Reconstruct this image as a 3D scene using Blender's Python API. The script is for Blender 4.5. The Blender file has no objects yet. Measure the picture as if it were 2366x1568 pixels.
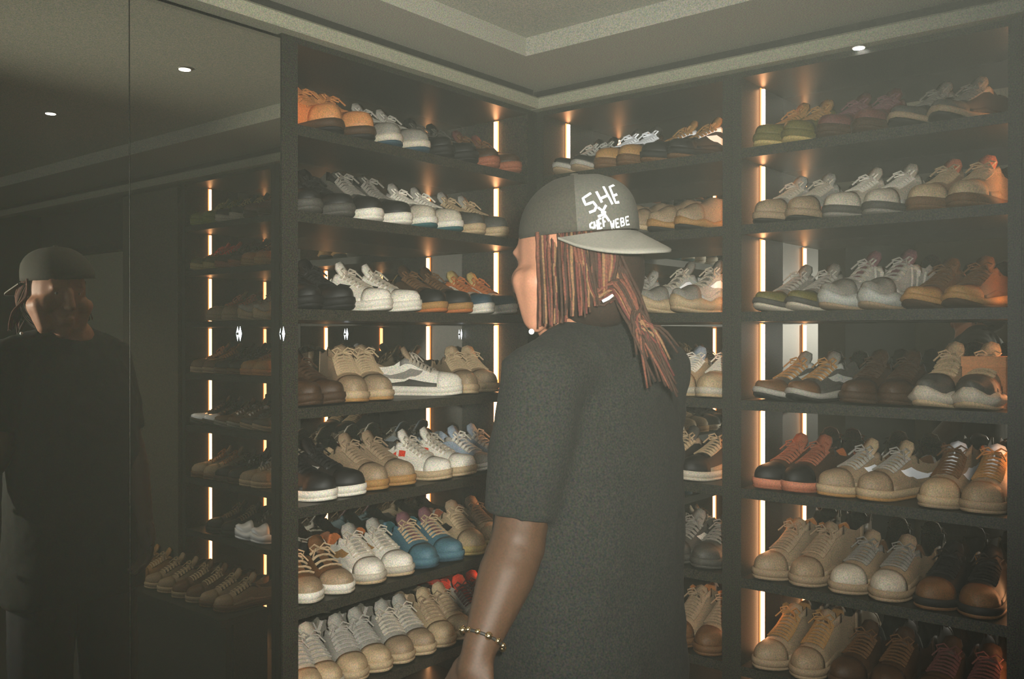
import bpy, bmesh, math, random
from mathutils import Vector, Matrix
random.seed(7)
sc = bpy.context.scene
C = sc.collection
EYE = 1.55                                   # camera height above the floor
F, ANG = 2090.0, math.radians(39.25)         # focal length for a 2366 px wide frame, heading
CX, CY = 1.741, -2.253                       # camera position; the racks' front planes are X=0 and Y=0
CA, SA = math.cos(ANG), math.sin(ANG)
D = 0.28                                     # rack depth
# ---------------------------------------------------------------- camera, world, lights, exposure
cam = bpy.data.objects.new('camera', bpy.data.cameras.new('camera'))
C.objects.link(cam); sc.camera = cam
cam.location = (CX, CY, EYE)
cam.rotation_euler = (math.radians(90 - 0.25), 0, ANG)
cam.data.sensor_width = 36.0; cam.data.lens = 36.0 * F / 2366; cam.data.clip_start = 0.02
sc.view_settings.view_transform = 'Standard'; sc.view_settings.look = 'None'
sc.view_settings.gamma = 1.0; sc.view_settings.exposure = 0.0
sc.view_settings.use_curve_mapping = False
sc.cycles.caustics_reflective = False; sc.cycles.caustics_refractive = False
sc.cycles.max_bounces = 8; sc.cycles.sample_clamp_indirect = 4.0
w = bpy.data.worlds.new('world'); sc.world = w; w.use_nodes = True
w.node_tree.nodes['Background'].inputs[0].default_value = (0.5, 0.5, 0.45, 1)
w.node_tree.nodes['Background'].inputs[1].default_value = 0.05

def lamp(name, kind, loc, energy, color, **kw):
    l = bpy.data.lights.new(name, kind); l.energy = energy; l.color = color
    for k, v in kw.items(): setattr(l, k, v)
    o = bpy.data.objects.new(name, l); C.objects.link(o); o.location = loc
    return o
fl = lamp('camera_flash', 'SPOT', (CX + .07 * CA, CY + .07 * SA, EYE + .07), 235, (.985, .97, .86), spot_size=math.radians(86), spot_blend=1.0, shadow_soft_size=.02)
fl.rotation_euler = (math.radians(87.5), 0, ANG + math.radians(9))
DOWN = [(.77, -.75), (1.65, -.76), (2.53, -.76), (.77, -2.2), (1.65, -2.7), (2.53, -2.2)]
for i, (x, y) in enumerate(DOWN):
    lamp('downlight_beam', 'SPOT', (x, y, EYE + .78), 34 if i == 2 else 9, (1, .9, .72), spot_size=math.radians(110), spot_blend=.8, shadow_soft_size=.03)  # third beam boosted in place of flash bounced by the mirror doors

# ---------------------------------------------------------------- helpers
def lin(v):
    v /= 255.0
    return v / 12.92 if v <= .04045 else ((v + .055) / 1.055) ** 2.4
E0 = .88
VEIL = (.028, .0275, .0205)                  # light the flash-lit haze adds everywhere, standing in for film fog
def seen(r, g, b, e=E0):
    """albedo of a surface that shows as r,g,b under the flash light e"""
    return tuple(max(.004, min(.88, (lin(q) - h) / e)) for q, h in zip((r, g, b), VEIL))
MATS = {}
def mat(name, col, rough=.6, metal=0.0, grain=.34, spec=.3, scale=330, coat=0.0):
    if name in MATS: return MATS[name]
    m = bpy.data.materials.new(name); m.use_nodes = True
    nt = m.node_tree; N = nt.nodes; L = nt.links
    b = N['Principled BSDF']
    b.inputs['Roughness'].default_value = rough; b.inputs['Metallic'].default_value = metal
    b.inputs['Specular IOR Level'].default_value = spec
    b.inputs['Coat Weight'].default_value = coat
    if grain > 0:
        tc = N.new('ShaderNodeTexCoord'); nz = N.new('ShaderNodeTexNoise')
        nz.inputs['Scale'].default_value = scale; nz.inputs['Detail'].default_value = 1.0
        L.new(tc.outputs['Object'], nz.inputs['Vector'])
        mr = N.new('ShaderNodeMix'); mr.data_type = 'RGBA'; mr.blend_type = 'MIX'
        mr.inputs['Factor'].default_value = .55                      # part hue, part value
        L.new(nz.outputs['Color'], mr.inputs['A']); L.new(nz.outputs['Fac'], mr.inputs['B'])
        vm = N.new('ShaderNodeVectorMath'); vm.operation = 'MULTIPLY_ADD'
        vm.inputs[1].default_value = (grain * 4,) * 3; vm.inputs[2].default_value = (1 - grain * 2,) * 3
        L.new(mr.outputs['Result'], vm.inputs[0])
        mu = N.new('ShaderNodeVectorMath'); mu.operation = 'MULTIPLY'
        mu.inputs[1].default_value = col[:3]
        L.new(vm.outputs[0], mu.inputs[0])
        mx = N.new('ShaderNodeVectorMath'); mx.operation = 'MAXIMUM'; mx.inputs[1].default_value = tuple(q * .12 for q in col[:3])
        L.new(mu.outputs[0], mx.inputs[0]); L.new(mx.outputs[0], b.inputs['Base Color'])
    else:
        b.inputs['Base Color'].default_value = (*col[:3], 1)
    MATS[name] = m
    return m
def glow(name, col, strength):
    if name in MATS: return MATS[name]
    m = bpy.data.materials.new(name); m.use_nodes = True
    b = m.node_tree.nodes['Principled BSDF']
    b.inputs['Base Color'].default_value = (*col, 1)
    b.inputs['Emission Color'].default_value = (*col, 1); b.inputs['Emission Strength'].default_value = strength
    MATS[name] = m
    return m
def mirror_mat(name, tint, mixf):
    m = bpy.data.materials.new(name); m.use_nodes = True
    nt = m.node_tree; N = nt.nodes; L = nt.links
    for n in list(N):
        if n.type != 'OUTPUT_MATERIAL': N.remove(n)
    g = N.new('ShaderNodeBsdfGlossy'); g.inputs['Color'].default_value = (*tint, 1); g.inputs['Roughness'].default_value = .0
    d = N.new('ShaderNodeBsdfDiffuse')
    tc = N.new('ShaderNodeTexCoord'); nz = N.new('ShaderNodeTexNoise'); nz.inputs['Scale'].default_value = 330; nz.inputs['Detail'].default_value = 1
    L.new(tc.outputs['Object'], nz.inputs['Vector'])
    vm = N.new('ShaderNodeVectorMath'); vm.operation = 'MULTIPLY'; vm.inputs[1].default_value = (.07, .07, .052)
    L.new(nz.outputs['Color'], vm.inputs[0]); L.new(vm.outputs[0], d.inputs['Color'])
    mx = N.new('ShaderNodeMixShader'); mx.inputs[0].default_value = mixf
    L.new(d.outputs[0], mx.inputs[1]); L.new(g.outputs[0], mx.inputs[2])
    L.new(mx.outputs[0], N['Material Output'].inputs['Surface'])
    return m

def mesh(name, vs, fs, smooth=False):
    me = bpy.data.meshes.new(name)
    me.from_pydata([tuple(v) for v in vs], [], fs)
    bm = bmesh.new(); bm.from_mesh(me)
    bmesh.ops.recalc_face_normals(bm, faces=bm.faces)
    if smooth:
        for f in bm.faces: f.smooth = True
    bm.to_mesh(me); bm.free(); me.materials.append(None)
    return me
def link(name, me, m, parent=None, **props):
    o = bpy.data.objects.new(name, me); C.objects.link(o)
    if m is not None:
        o.material_slots[0].link = 'OBJECT'; o.material_slots[0].material = m
    if parent: o.parent = parent
    for k, v in props.items(): o[k] = v
    return o
def empty(name, loc, rz=0, **props):
    o = bpy.data.objects.new(name, None); C.objects.link(o)
    o.location = loc; o.rotation_euler = (0, 0, rz); o.empty_display_size = .05
    for k, v in props.items(): o[k] = v
    return o
class MB:
    def __init__(s): s.v = []; s.f = []
    def add(s, vs, fs):
        n = len(s.v); s.v += [Vector(v) for v in vs]; s.f += [tuple(i + n for i in f) for f in fs]; return s
    def box(s, x0, x1, y0, y1, z0, z1):
        return s.add([(x, y, z) for x in (x0, x1) for y in (y0, y1) for z in (z0, z1)],
                     [(0, 1, 3, 2), (4, 6, 7, 5), (0, 4, 5, 1), (2, 3, 7, 6), (0, 2, 6, 4), (1, 5, 7, 3)])
    def tube(s, pts, rad, n=6, cap=True):
        pts = [Vector(p) for p in pts]; k = len(pts)
        rads = rad if isinstance(rad, (list, tuple)) else [rad] * k
        vs, fs = [], []; prev = None
        for i, p in enumerate(pts):
            t = (pts[min(i + 1, k - 1)] - pts[max(i - 1, 0)])
            t = t.normalized() if t.length > 1e-9 else Vector((0, 0, 1))
            a = prev if prev is not None else (Vector((0, 0, 1)) if abs(t.z) < .9 else Vector((1, 0, 0)))
            u = (a - t * a.dot(t)); u = u.normalized() if u.length > 1e-6 else t.orthogonal().normalized()
            prev = u; v = t.cross(u)
            for j in range(n):
                q = 2 * math.pi * j / n
                vs.append(p + (u * math.cos(q) + v * math.sin(q)) * rads[i])
        for i in range(k - 1):
            for j in range(n):
                fs.append((i * n + j, i * n + (j + 1) % n, (i + 1) * n + (j + 1) % n, (i + 1) * n + j))
        if cap: fs += [tuple(range(n)), tuple((k - 1) * n + j for j in range(n))]
        return s.add(vs, fs)
    def ball(s, c, r, ax=None, seg=12, ring=8):
        """ellipsoid: r is a radius or three radii along the axes ax"""
        c = Vector(c); r3 = r if isinstance(r, (list, tuple)) else (r, r, r)
        A = ax or (Vector((1, 0, 0)), Vector((0, 1, 0)), Vector((0, 0, 1)))
        vs = []
        for i in range(1, ring):
            th = math.pi * i / ring
            for j in range(seg):
                ph = 2 * math.pi * j / seg
                vs.append(c + A[0] * (r3[0] * math.sin(th) * math.cos(ph)) + A[1] * (r3[1] * math.sin(th) * math.sin(ph)) + A[2] * (r3[2] * math.cos(th)))
        top = len(vs); vs.append(c + A[2] * r3[2]); bot = len(vs); vs.append(c - A[2] * r3[2])
        fs = []
        for i in range(ring - 2):
            for j in range(seg):
                a, b = i * seg + j, i * seg + (j + 1) % seg
                fs.append((a, b, b + seg, a + seg))
        for j in range(seg):
            fs.append((top, (j + 1) % seg, j)); q = (ring - 2) * seg
            fs.append((bot, q + j, q + (j + 1) % seg))
        return s.add(vs, fs)
    def limb(s, p0, r0, p1, r1, seg=12):
        p0, p1 = Vector(p0), Vector(p1); n = max(2, int((p1 - p0).length / (min(r0, r1) * .4)))
        for i in range(n + 1):
            t = i / n; s.ball(p0.lerp(p1, t), r0 + (r1 - r0) * t, seg=seg, ring=seg // 2 + 2)
        return s
    def build(s, name, m, parent=None, smooth=False, **props):
        return link(name, mesh(name, s.v, s.f, smooth), m, parent, **props)
def box(name, b, m, parent=None, **props): return MB().box(*b).build(name, m, parent, **props)
def px_on(px, axis, val):
    """where the sight line through picture column px meets the vertical plane X=val (axis 0) or Y=val (axis 1)"""
    r = (px - 1183) / F; d = (CA * r - SA, SA * r + CA)
    t = (val - (CX, CY)[axis]) / d[axis]
    return (CX + t * d[0], CY + t * d[1])
def at(px, py, depth):
    xc = (px - 1183) / F * depth
    return Vector((CX + CA * xc - SA * depth, CY + SA * xc + CA * depth, EYE - (py - 775) / F * depth))
def cv(x, y, z=0):                           # camera-plan direction (right, forward, up) -> world
    return Vector((CA * x - SA * y, SA * x + CA * y, z))

# ---------------------------------------------------------------- materials of the room
M_RACK = mat('dark_lacquer', (.022, .022, .016), .42, grain=1.2, spec=.3)
M_RACK2 = mat('dark_lacquer_door', (.075, .068, .046), .5, grain=.5, spec=.2)
M_WALL = mat('dark_wall', (.04, .039, .03), .8, grain=.5)
M_CEIL = mat('ceiling_paint', (.36, .35, .285), .9, grain=.5)
M_CEIL2 = mat('soffit_paint', (.30, .29, .235), .9, grain=.5)
M_CORN = mat('cornice_paint', (.27, .265, .195), .7, grain=.45)
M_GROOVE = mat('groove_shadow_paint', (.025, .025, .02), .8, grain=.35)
M_FLOOR = mat('dark_floor', (.06, .055, .05), .35, grain=.35)
M_MIR = mirror_mat('smoked_mirror', (.62, .60, .54), .70)
M_MIRD = mirror_mat('smoked_mirror_door', (.70, .69, .62), .74)
M_LED = glow('led_core', (1, .50, .22), 13)
M_LEDE = glow('led_halation', (1, .30, .09), 1.1)
M_LAMP = glow('lamp_lens', (1, .97, .9), 14)
M_CHROME = mat('chrome', (.9, .92, .95), .12, 1.0, grain=0)

TH = .026
ZK = [q - TH for q in (.498, .295, .063, -.172, -.407, -.646, -.882, -1.118, -1.35)]   # undersides of the shelves, above eye level
ZTOP = .686                                  # underside of the racks' top panel
def zs(k): return EYE + ZK[k] + TH           # standing height of shelf k
# ---------------------------------------------------------------- room shell
S = dict(kind='structure')
box('floor', (-.4, 4.4, -3.8, .4, -.06, 0), M_FLOOR, **S)
box('wall_left', (-.42, -.34, -3.8, .4, 0, EYE + 1.0), M_WALL, **S)
box('wall_back', (-.42, 4.4, .34, .42, 0, EYE + 1.0), M_WALL, **S)
box('wall_right', (4.3, 4.38, -3.8, .34, 0, EYE + 1.0), M_WALL, **S)
wf = MB()
wf.box(-.34, .7, -3.78, -3.7, 0, EYE + 1.0); wf.box(3.3, 4.3, -3.78, -3.7, 0, EYE + 1.0)
wf.box(.7, 3.3, -3.78, -3.7, 0, EYE - .5); wf.box(.7, 3.3, -3.78, -3.7, EYE + .36, EYE + 1.0)
wf.build('wall_front', mat('beige_wall', (.26, .22, .15), .8, grain=.2), **S)
wi = empty('window_1', (1.8, -3.72, EYE - .5), kind='structure')
fr = MB()
for x0, x1, z0, z1 in ((.7, 3.3, -.5, -.46), (.7, 3.3, .32, .36), (.7, .74, -.46, .32), (3.26, 3.3, -.46, .32), (1.28, 1.31, -.46, .32), (2.28, 2.31, -.46, .32)):
    fr.box(x0 - 1.8, x1 - 1.8, -.03, .03, z0 + .5, z1 + .5)
fr.build('window_frame', M_RACK, wi)
for x0, x1 in ((.74, 1.28), (1.31, 2.28), (2.31, 3.26)):
    box('window_pane', (x0 - 1.8, x1 - 1.8, -.01, 0, .04, .82), glow('window_daylight', (.80, .86, .90), 4.2), wi)
hz = bpy.data.materials.new('fog_veil'); hz.use_nodes = True
hn = hz.node_tree; hn.nodes.remove(hn.nodes['Principled BSDF'])
vs_ = hn.nodes.new('ShaderNodeVolumeScatter'); vs_.inputs['Color'].default_value = (.95, 1, .88, 1); vs_.inputs['Density'].default_value = .0060  # thin volume added to lift the blacks like film fog
hn.links.new(vs_.outputs[0], hn.nodes['Material Output'].inputs['Volume'])
hb = MB().box(-.5, 4.5, -3.9, .5, -.1, EYE + 1.05).build('veil', hz)
hb.data.materials[0] = hz; hb['kind'] = 'stuff'; hb['label'] = 'thin haze added to the shoe room to imitate film fog'; hb['category'] = 'veil'
# ceiling: a border soffit round a raised field
zf = EYE + .762
ce = MB(); PX, PY = .206, -.314
ce.box(-.4, PX, -3.8, .4, zf, zf + .12); ce.box(PX, 4.4, PY, .4, zf, zf + .12)
ce.build('ceiling', M_CEIL2, **S)
box('ceiling_field', (PX - .02, 4.4, -3.8, PY + .02, zf + .05, zf + .14), M_CEIL, **S)
def moulding(name, plane, a0, a1):
    """cornice strip with a recessed groove above, along the front of a rack wall"""
    t = empty(name, (0, 0, 0), kind='structure')
    prof = [(-.02, .702), (.030, .702), (.034, .706), (.034, .732), (.028, .738), (.010, .738), (.010, .7615), (-.02, .7615)]
    mb = MB(); n = len(prof); vs = []
    for a in (a0, a1):
        for p, z in prof: vs.append((p, a, EYE + z) if plane == 0 else (a, -p, EYE + z))
    fs = [(i, (i + 1) % n, n + (i + 1) % n, n + i) for i in range(n)] + [tuple(range(n)), tuple(range(n, 2 * n))]
    mb.add(vs, fs).build('cornice', M_CORN, t)
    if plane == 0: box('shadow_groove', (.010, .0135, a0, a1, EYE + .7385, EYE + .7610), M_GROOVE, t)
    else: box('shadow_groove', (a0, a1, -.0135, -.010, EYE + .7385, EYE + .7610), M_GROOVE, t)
    return t
moulding('trim_1', 0, -3.7, -.0345); moulding('trim_2', 1, .0, 4.3)

# ---------------------------------------------------------------- shoe racks
LED_IN = D - .155
def rack(name, wall, a0, a1, label, rows, leds, tdiv=.027, posts=(True, True)):
    """an open rack: top panel, sides, shelves, smoked mirror back and lit strips. wall 0 runs along Y, wall 1 along X"""
    if wall == 1: r = empty(name, (a0, 0, 0), label=label, category='shelf rack', group='mirror-backed shoe racks')
    else: r = empty(name, (0, a0, 0), label=label, category='shelf rack', group='mirror-backed shoe racks')
    Lr = a1 - a0
    def b(n, u0, u1, d0, d1, z0, z1, m, parent=r):
        if wall == 1: return box(n, (u0, u1, d0, d1, z0, z1), m, parent)
        return box(n, (-d1, -d0, u0, u1, z0, z1), m, parent)
    b('side_panel', 0, tdiv, 0, D, .0, EYE + .701, M_RACK); b('side_panel', Lr - tdiv, Lr, 0, D, .0, EYE + .701, M_RACK)
    b('top_panel', tdiv, Lr - tdiv, 0, D, EYE + ZTOP, EYE + .701, M_RACK)
    b('mirror_back', tdiv, Lr - tdiv, D - .004, D, .1, EYE + ZTOP, M_MIR)
    b('plinth', tdiv, Lr - tdiv, .04, D, 0, .1, M_RACK)
    for k in range(rows): b('shelf', tdiv, Lr - tdiv, .001, D - .004, EYE + ZK[k], EYE + ZK[k] + TH, M_RACK)
    for side in leds:
        for k in range(rows + 1):
            zt = EYE + (ZTOP if k == 0 else ZK[k - 1]); zb = EYE + ZK[k] + TH if k < rows else .12
            if zt - zb < .05: continue
            u0 = tdiv if side == 0 else Lr - tdiv - .009
            s = b('light_strip', u0 + (.001 if side == 0 else -.001), u0 + (.010 if side == 0 else .008), LED_IN - .0045, LED_IN + .0045, zb + .004, zt - .006, M_LED)
            e0 = u0 if side == 0 else u0 + .006
            b('halo_edge', e0, e0 + .003, LED_IN - .0085, LED_IN + .0085, zb + .002, zt - .003, M_LEDE, s)  # glowing edge added to imitate orange halation round the strip
    return r
X12, X23, X34 = .648, 1.324, 2.020
rack('shoe_rack', 0, -.965, .0, 'dark mirror-backed shoe rack along the left wall, from mirror doors to corner', 8, (0, 1), .045)
rack('shoe_rack', 1, .0, X12 + .0135, 'dark mirror-backed shoe rack behind the man, right of the corner', 8, (0, 1))
rack('shoe_rack', 1, X12 + .014, X23 + .025, 'dark mirror-backed shoe rack at right of the photo', 8, (0, 1))
rack('shoe_rack', 1, X23 + .0255, X34 + .030, 'dark mirror-backed shoe rack seen only in the mirror doors', 7, (0, 1))
# the corner pier that closes the gap between the two rack walls
box('trim_3', (-D, -.001, .001, D, 0, EYE + .69), M_RACK, **S)
# panel, recess and doorway further along the back wall (seen in the mirror doors)
t = empty('tall_cabinet', (2.31, .15, 0), label='tall dark brown cabinet panel reflected beside the mirrored shelves', category='cabinet')
box('cabinet_body', (-.255, .255, -.14, .18, .0, EYE + .69), M_RACK, t)
box('cabinet_door', (-.25, .25, -.165, -.142, .10, EYE + .68), M_RACK2, t)
dr = empty('door_1', (3.25, .30, 0), kind='structure')
M_DOOR = mat('beige_door', (.27, .25, .17), .5, grain=.25)
box('door_leaf', (-.40, .40, -.02, .02, .01, EYE + .47), M_DOOR, dr)
for z0, z1 in ((.2, .85), (.95, 1.9)): box('door_panel', (-.3, .3, -.028, -.019, z0, z1), M_DOOR, dr)
box('door_frame', (-.45, -.402, -.05, .03, 0, EYE + .52), M_RACK, dr); box('door_frame', (.402, .45, -.05, .03, 0, EYE + .52), M_RACK, dr)
box('door_frame', (-.402, .402, -.05, .03, EYE + .475, EYE + .52), M_RACK, dr)
MB().tube([(-.34, -.03, 1.02), (-.34, -.07, 1.02), (-.24, -.07, 1.02)], .009, 8).build('door_handle', M_CHROME, dr)
# mirror doors on the left wall
md = empty('mirror_doors', (0, -1.4, 0), label='pair of tall smoked mirror doors left of the shoe racks', category='mirror door')
for y0, y1 in ((-.968, -1.332), (-1.3335, -1.79), (-1.7915, -2.25)):
    lf = box('door_leaf', (-.035, -.004, y1 + 1.4, y0 + 1.4, .02, EYE + .69), M_RACK, md)
    box('mirror_pane', (-.004, -.001, y1 + 1.4006, y0 + 1.3994, .025, EYE + .688), M_MIRD, lf)
box('trim_4', (-.33, -.03, -3.7, -2.26, 0, EYE + .69), M_WALL, **S)
# glowing cold-white diamonds added to imitate glints, in one row at eye level
def stud(x, y, z, name, label):  # stud, lens and stem are added only to imitate a glint
    t = empty(name, (x, y, z), label=label, category='painted glint', group='cold white painted glints on the left rack and mirror')
    MB().add([(0, 0, .017), (0, 0, -.017), (.0025, 0, 0), (-.0025, 0, 0), (0, .004, 0), (0, -.004, 0)], [(0, 2, 4), (0, 4, 3), (0, 3, 5), (0, 5, 2), (1, 4, 2), (1, 3, 4), (1, 5, 3), (1, 2, 5)]).build('lens', glow('added_sparkle', (.80, .88, 1.0), 5), t)
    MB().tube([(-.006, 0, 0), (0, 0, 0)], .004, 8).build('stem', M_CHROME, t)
for px, pl, lb in ((555, .004, 'small cold-white painted glint on the mirror door, leftmost of the row'), (655, .004, 'small cold-white light on the left rack\'s front post'),
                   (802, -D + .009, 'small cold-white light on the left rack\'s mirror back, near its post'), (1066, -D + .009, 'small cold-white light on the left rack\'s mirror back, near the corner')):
    p = px_on(px, 0, pl); stud(pl, p[1], EYE + .004, 'glint', lb)
# downlights
def downlight(x, y, z, r, lb):
    t = empty('downlight', (x, y, z), label=lb, category='ceiling light', group='round recessed downlights')
    mb = MB(); n = 24; vs = []; 
    for rr, zz in ((r, 0), (r * 1.28, 0), (r * 1.28, -.003), (r, -.004)):
        vs += [(rr * math.cos(2 * math.pi * i / n), rr * math.sin(2 * math.pi * i / n), zz) for i in range(n)]
    fs = [(k * n + i, k * n + (i + 1) % n, ((k + 1) % 4) * n + (i + 1) % n, ((k + 1) % 4) * n + i) for k in range(4) for i in range(n)]
    mb.add(vs, fs).build('bezel', mat('bezel_metal', (.3, .29, .25), .4, .6, grain=0), t, True)
    ml = MB(); ml.add([(r * math.cos(2 * math.pi * i / n), r * math.sin(2 * math.pi * i / n), zz) for zz in (-.001, -.005) for i in range(n)],
                      [tuple(range(n)), tuple(range(n, 2 * n))] + [(i, (i + 1) % n, n + (i + 1) % n, n + i) for i in range(n)])
    ml.build('lens', M_LAMP, t)
for i, (x, y) in enumerate(DOWN):
    downlight(x, y, zf + .05, .017, ('round white downlight reflected high in the mirror doors, right one', 'round white downlight reflected high in the mirror doors, left one',
              'ceiling downlight by the far cabinet', 'ceiling downlight above the left mirror door', 'ceiling downlight behind the camera', 'ceiling downlight near the right wall')[i])
p = px_on(1983, 1, -.016); downlight(p[0], -.016, EYE + .7015, .0135, 'small bright downlight under the cornice above the right rack')

# ---------------------------------------------------------------- shoes
def ip(tab, x):
    if x <= tab[0][0]: return tab[0][1]
    for (a, u), (b, v) in zip(tab, tab[1:]):
        if x <= b: return u + (v - u) * (x - a) / (b - a)
    return tab[-1][1]
WID = [(0, .017), (.02, .024), (.06, .031), (.14, .0355), (.3, .0355), (.42, .037), (.55, .0425), (.68, .0475), (.77, .048), (.85, .044), (.91, .0365), (.955, .026), (.985, .014), (1, .006)]
WID = [(a_, b_ * .93) for a_, b_ in WID]
# heights of the upper above the sole: front part (vamp, toe) and collar edge
STY = {
 'low':    dict(L=.285, sh=.030, st=.026, spring=.008, collar=[(0, .058), (.08, .062), (.2, .046), (.32, .047), (.40, .066), (.455, .076)], vamp=[(.455, .078), (.52, .074), (.6, .062), (.7, .047), (.8, .038), (.9, .034), (.96, .028), (1, .014)], open=.455, bulge=.002, wave=0, laces=6),
 'court':  dict(L=.290, sh=.028, st=.026, spring=.006, collar=[(0, .066), (.08, .070), (.2, .056), (.32, .058), (.40, .074), (.455, .084)], vamp=[(.455, .086), (.52, .080), (.6, .066), (.7, .052), (.8, .044), (.9, .039), (.96, .031), (1, .016)], open=.455, bulge=.002, wave=0, laces=7),
 'runner': dict(L=.295, sh=.038, st=.022, spring=.016, collar=[(0, .062), (.08, .066), (.2, .046), (.32, .048), (.40, .064), (.455, .072)], vamp=[(.455, .074), (.52, .068), (.6, .055), (.7, .042), (.8, .033), (.9, .028), (.96, .022), (1, .012)], open=.455, bulge=.004, wave=0, laces=6),
 'chunky': dict(L=.300, sh=.050, st=.036, spring=.014, collar=[(0, .066), (.08, .070), (.2, .054), (.32, .056), (.40, .072), (.455, .080)], vamp=[(.455, .082), (.52, .076), (.6, .062), (.7, .049), (.8, .040), (.9, .034), (.96, .028), (1, .014)], open=.455, bulge=.009, wave=.006, laces=6),
 'high':   dict(L=.290, sh=.030, st=.026, spring=.006, collar=[(0, .098), (.08, .102), (.2, .094), (.32, .102), (.40, .116), (.455, .112)], vamp=[(.455, .110), (.52, .092), (.6, .072), (.7, .054), (.8, .044), (.9, .039), (.96, .031), (1, .016)], open=.455, bulge=.002, wave=0, laces=8),
 'boot':   dict(L=.300, sh=.036, st=.028, spring=.006, collar=[(0, .108), (.08, .112), (.2, .112), (.32, .116), (.40, .116), (.455, .108)], vamp=[(.455, .106), (.52, .086), (.6, .068), (.7, .056), (.8, .052), (.9, .048), (.96, .040), (1, .02)], open=.455, bulge=.004, wave=0, laces=7),
 'canvas': dict(L=.280, sh=.026, st=.024, spring=.004, collar=[(0, .052), (.08, .054), (.2, .042), (.32, .043), (.40, .058), (.455, .066)], vamp=[(.455, .068), (.52, .062), (.6, .050), (.7, .038), (.8, .032), (.9, .029), (.96, .024), (1, .014)], open=.455, bulge=.001, wave=0, laces=4),
 'clog':   dict(L=.285, sh=.030, st=.026, spring=.010, collar=[(0, .040), (.08, .044), (.2, .038), (.32, .050), (.40, .066), (.455, .074)], vamp=[(.455, .078), (.52, .076), (.6, .070), (.7, .060), (.8, .051), (.9, .041), (.96, .031), (1, .016)], open=.455, bulge=.006, wave=.004, laces=0),
}
STN = [0, .03, .07, .13, .2, .27, .34, .40, .45, .50, .55, .60, .66, .72, .78, .83, .88, .925, .96, .985, 1.0]
M_ = 14
def shoe_geom(st):
    P = STY[st]; L = P['L']; parts = {}
    def X(s): return (s - .5) * L
    def cen(s): return .006 * math.sin(math.pi * min(1, max(0, (s - .25) / .75)))
    def soletop(s): return P['sh'] + (P['st'] - P['sh']) * min(1, max(0, (s - .15) / .6)) + zb(s) + P['wave'] * math.sin(s * 26)
    def zb(s):
        q = max(0, (s - .74) / .26); h = max(0, (.06 - s) / .06)
        return P['spring'] * q * q + .004 * h * h
    def solid(s, th):
        w_ = ip(WID, s); H = ip(P['vamp'], s) if s >= P['open'] else ip(P['collar'], s)
        c, n = math.cos(th), math.sin(th); e = .8 if s > P['open'] else .7
        return Vector((X(s) - (.010 * n if s < .01 else 0), cen(s) + w_ * math.copysign(abs(c) ** e, c), soletop(s) - .003 + H * (abs(n) ** .82)))
    def wall(s, t, sg):
        w_ = ip(WID, s); H = ip(P['collar'], s)
        return Vector((X(s), cen(s) + sg * w_ * (1 - ((.07 if P['collar'][0][1] > .09 else .20) * t ** 1.6)), soletop(s) - .003 + H * t))
    ring = []
    for s in STN:
        row = []
        if s == 0 or s > P['open']:
            for j in range(M_ + 1): row.append(solid(s, math.pi * j / M_))
        else:
            w_ = ip(WID, s); H = ip(P['collar'], s)
            for j in range(6): row.append(wall(s, j / 5, 1))
            row.append(Vector((X(s), cen(s) + .62 * w_, soletop(s) + H * .86)))
            row.append(Vector((X(s), cen(s), soletop(s) + .012)))
            row.append(Vector((X(s), cen(s) - .62 * w_, soletop(s) + H * .86)))
            for j in range(6): row.append(wall(s, 1 - j / 5, -1))
        ring.append(row)
    G = [p for r in ring for p in r]; n = M_ + 1
    groups = {}
    for i in range(len(STN) - 1):
        sm = (STN[i] + STN[i + 1]) / 2
        for j in range(M_):
            f = (i * n + j, i * n + j + 1, (i + 1) * n + j + 1, (i + 1) * n + j)
            if sm < .475 and 5 <= j <= 8 and i > 0: k = 'lining'
            elif sm > .80: k = 'toe_cap'
            elif sm < .12: k = 'heel_counter'
            elif .47 < sm < .70 and j in (6, 7): k = 'tongue'
            elif .38 < sm < .74 and j in (4, 5, 8, 9): k = 'eyestay'
            elif j in (0, 13): k = 'foxing'
            else: k = 'upper'
            groups.setdefault(k, []).append(f)
    groups.setdefault('heel_counter', []).append(tuple(range(n)))
    groups.setdefault('toe_cap', []).append(tuple((len(STN) - 1) * n + j for j in range(n)))
    if st in ('boot',): groups['upper'] += groups.pop('eyestay') ; groups['upper'] += groups.pop('foxing')
    elif st in ('canvas',): groups['upper'] += groups.pop('foxing')
    elif st == 'clog':
        for q in ('eyestay', 'tongue', 'foxing'): groups['upper'] += groups.pop(q)
    for k, fs in groups.items():
        ids = sorted({i for f in fs for i in f}); mp = {a: b for b, a in enumerate(ids)}
        parts[k] = ([G[i].copy() for i in ids], [tuple(mp[i] for i in f) for f in fs], True)
    # soles
    def sole(lo, hi, wadd, bul):
        vs, fs = [], []
        for s in STN:
            w_ = ip(WID, s) * 1.02 + .003 + wadd; x = X(s) * 1.025; c = cen(s); z0, z1 = lo(s), hi(s); zm = (z0 + z1) / 2
            wv = bul * (1 + .6 * math.sin(s * 31) * (1 if P['wave'] else 0))
            for y, z in ((w_ - .003, z0), (w_ + wv, zm), (w_, z1), (-w_, z1), (-w_ - wv, zm), (-w_ + .003, z0)): vs.append(Vector((x, c + y, z)))
        for i in range(len(STN) - 1):
            for j in range(6): fs.append((i * 6 + j, i * 6 + (j + 1) % 6, i * 6 + 6 + (j + 1) % 6, i * 6 + 6 + j))
        fs += [tuple(range(6)), tuple((len(STN) - 1) * 6 + j for j in range(6))]
        return vs, fs, True
    parts['midsole'] = sole(lambda s: zb(s) + .0075, soletop, .001, P['bulge'])
    parts['outsole'] = sole(zb, lambda s: zb(s) + .0075, .0, .0008)
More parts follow.
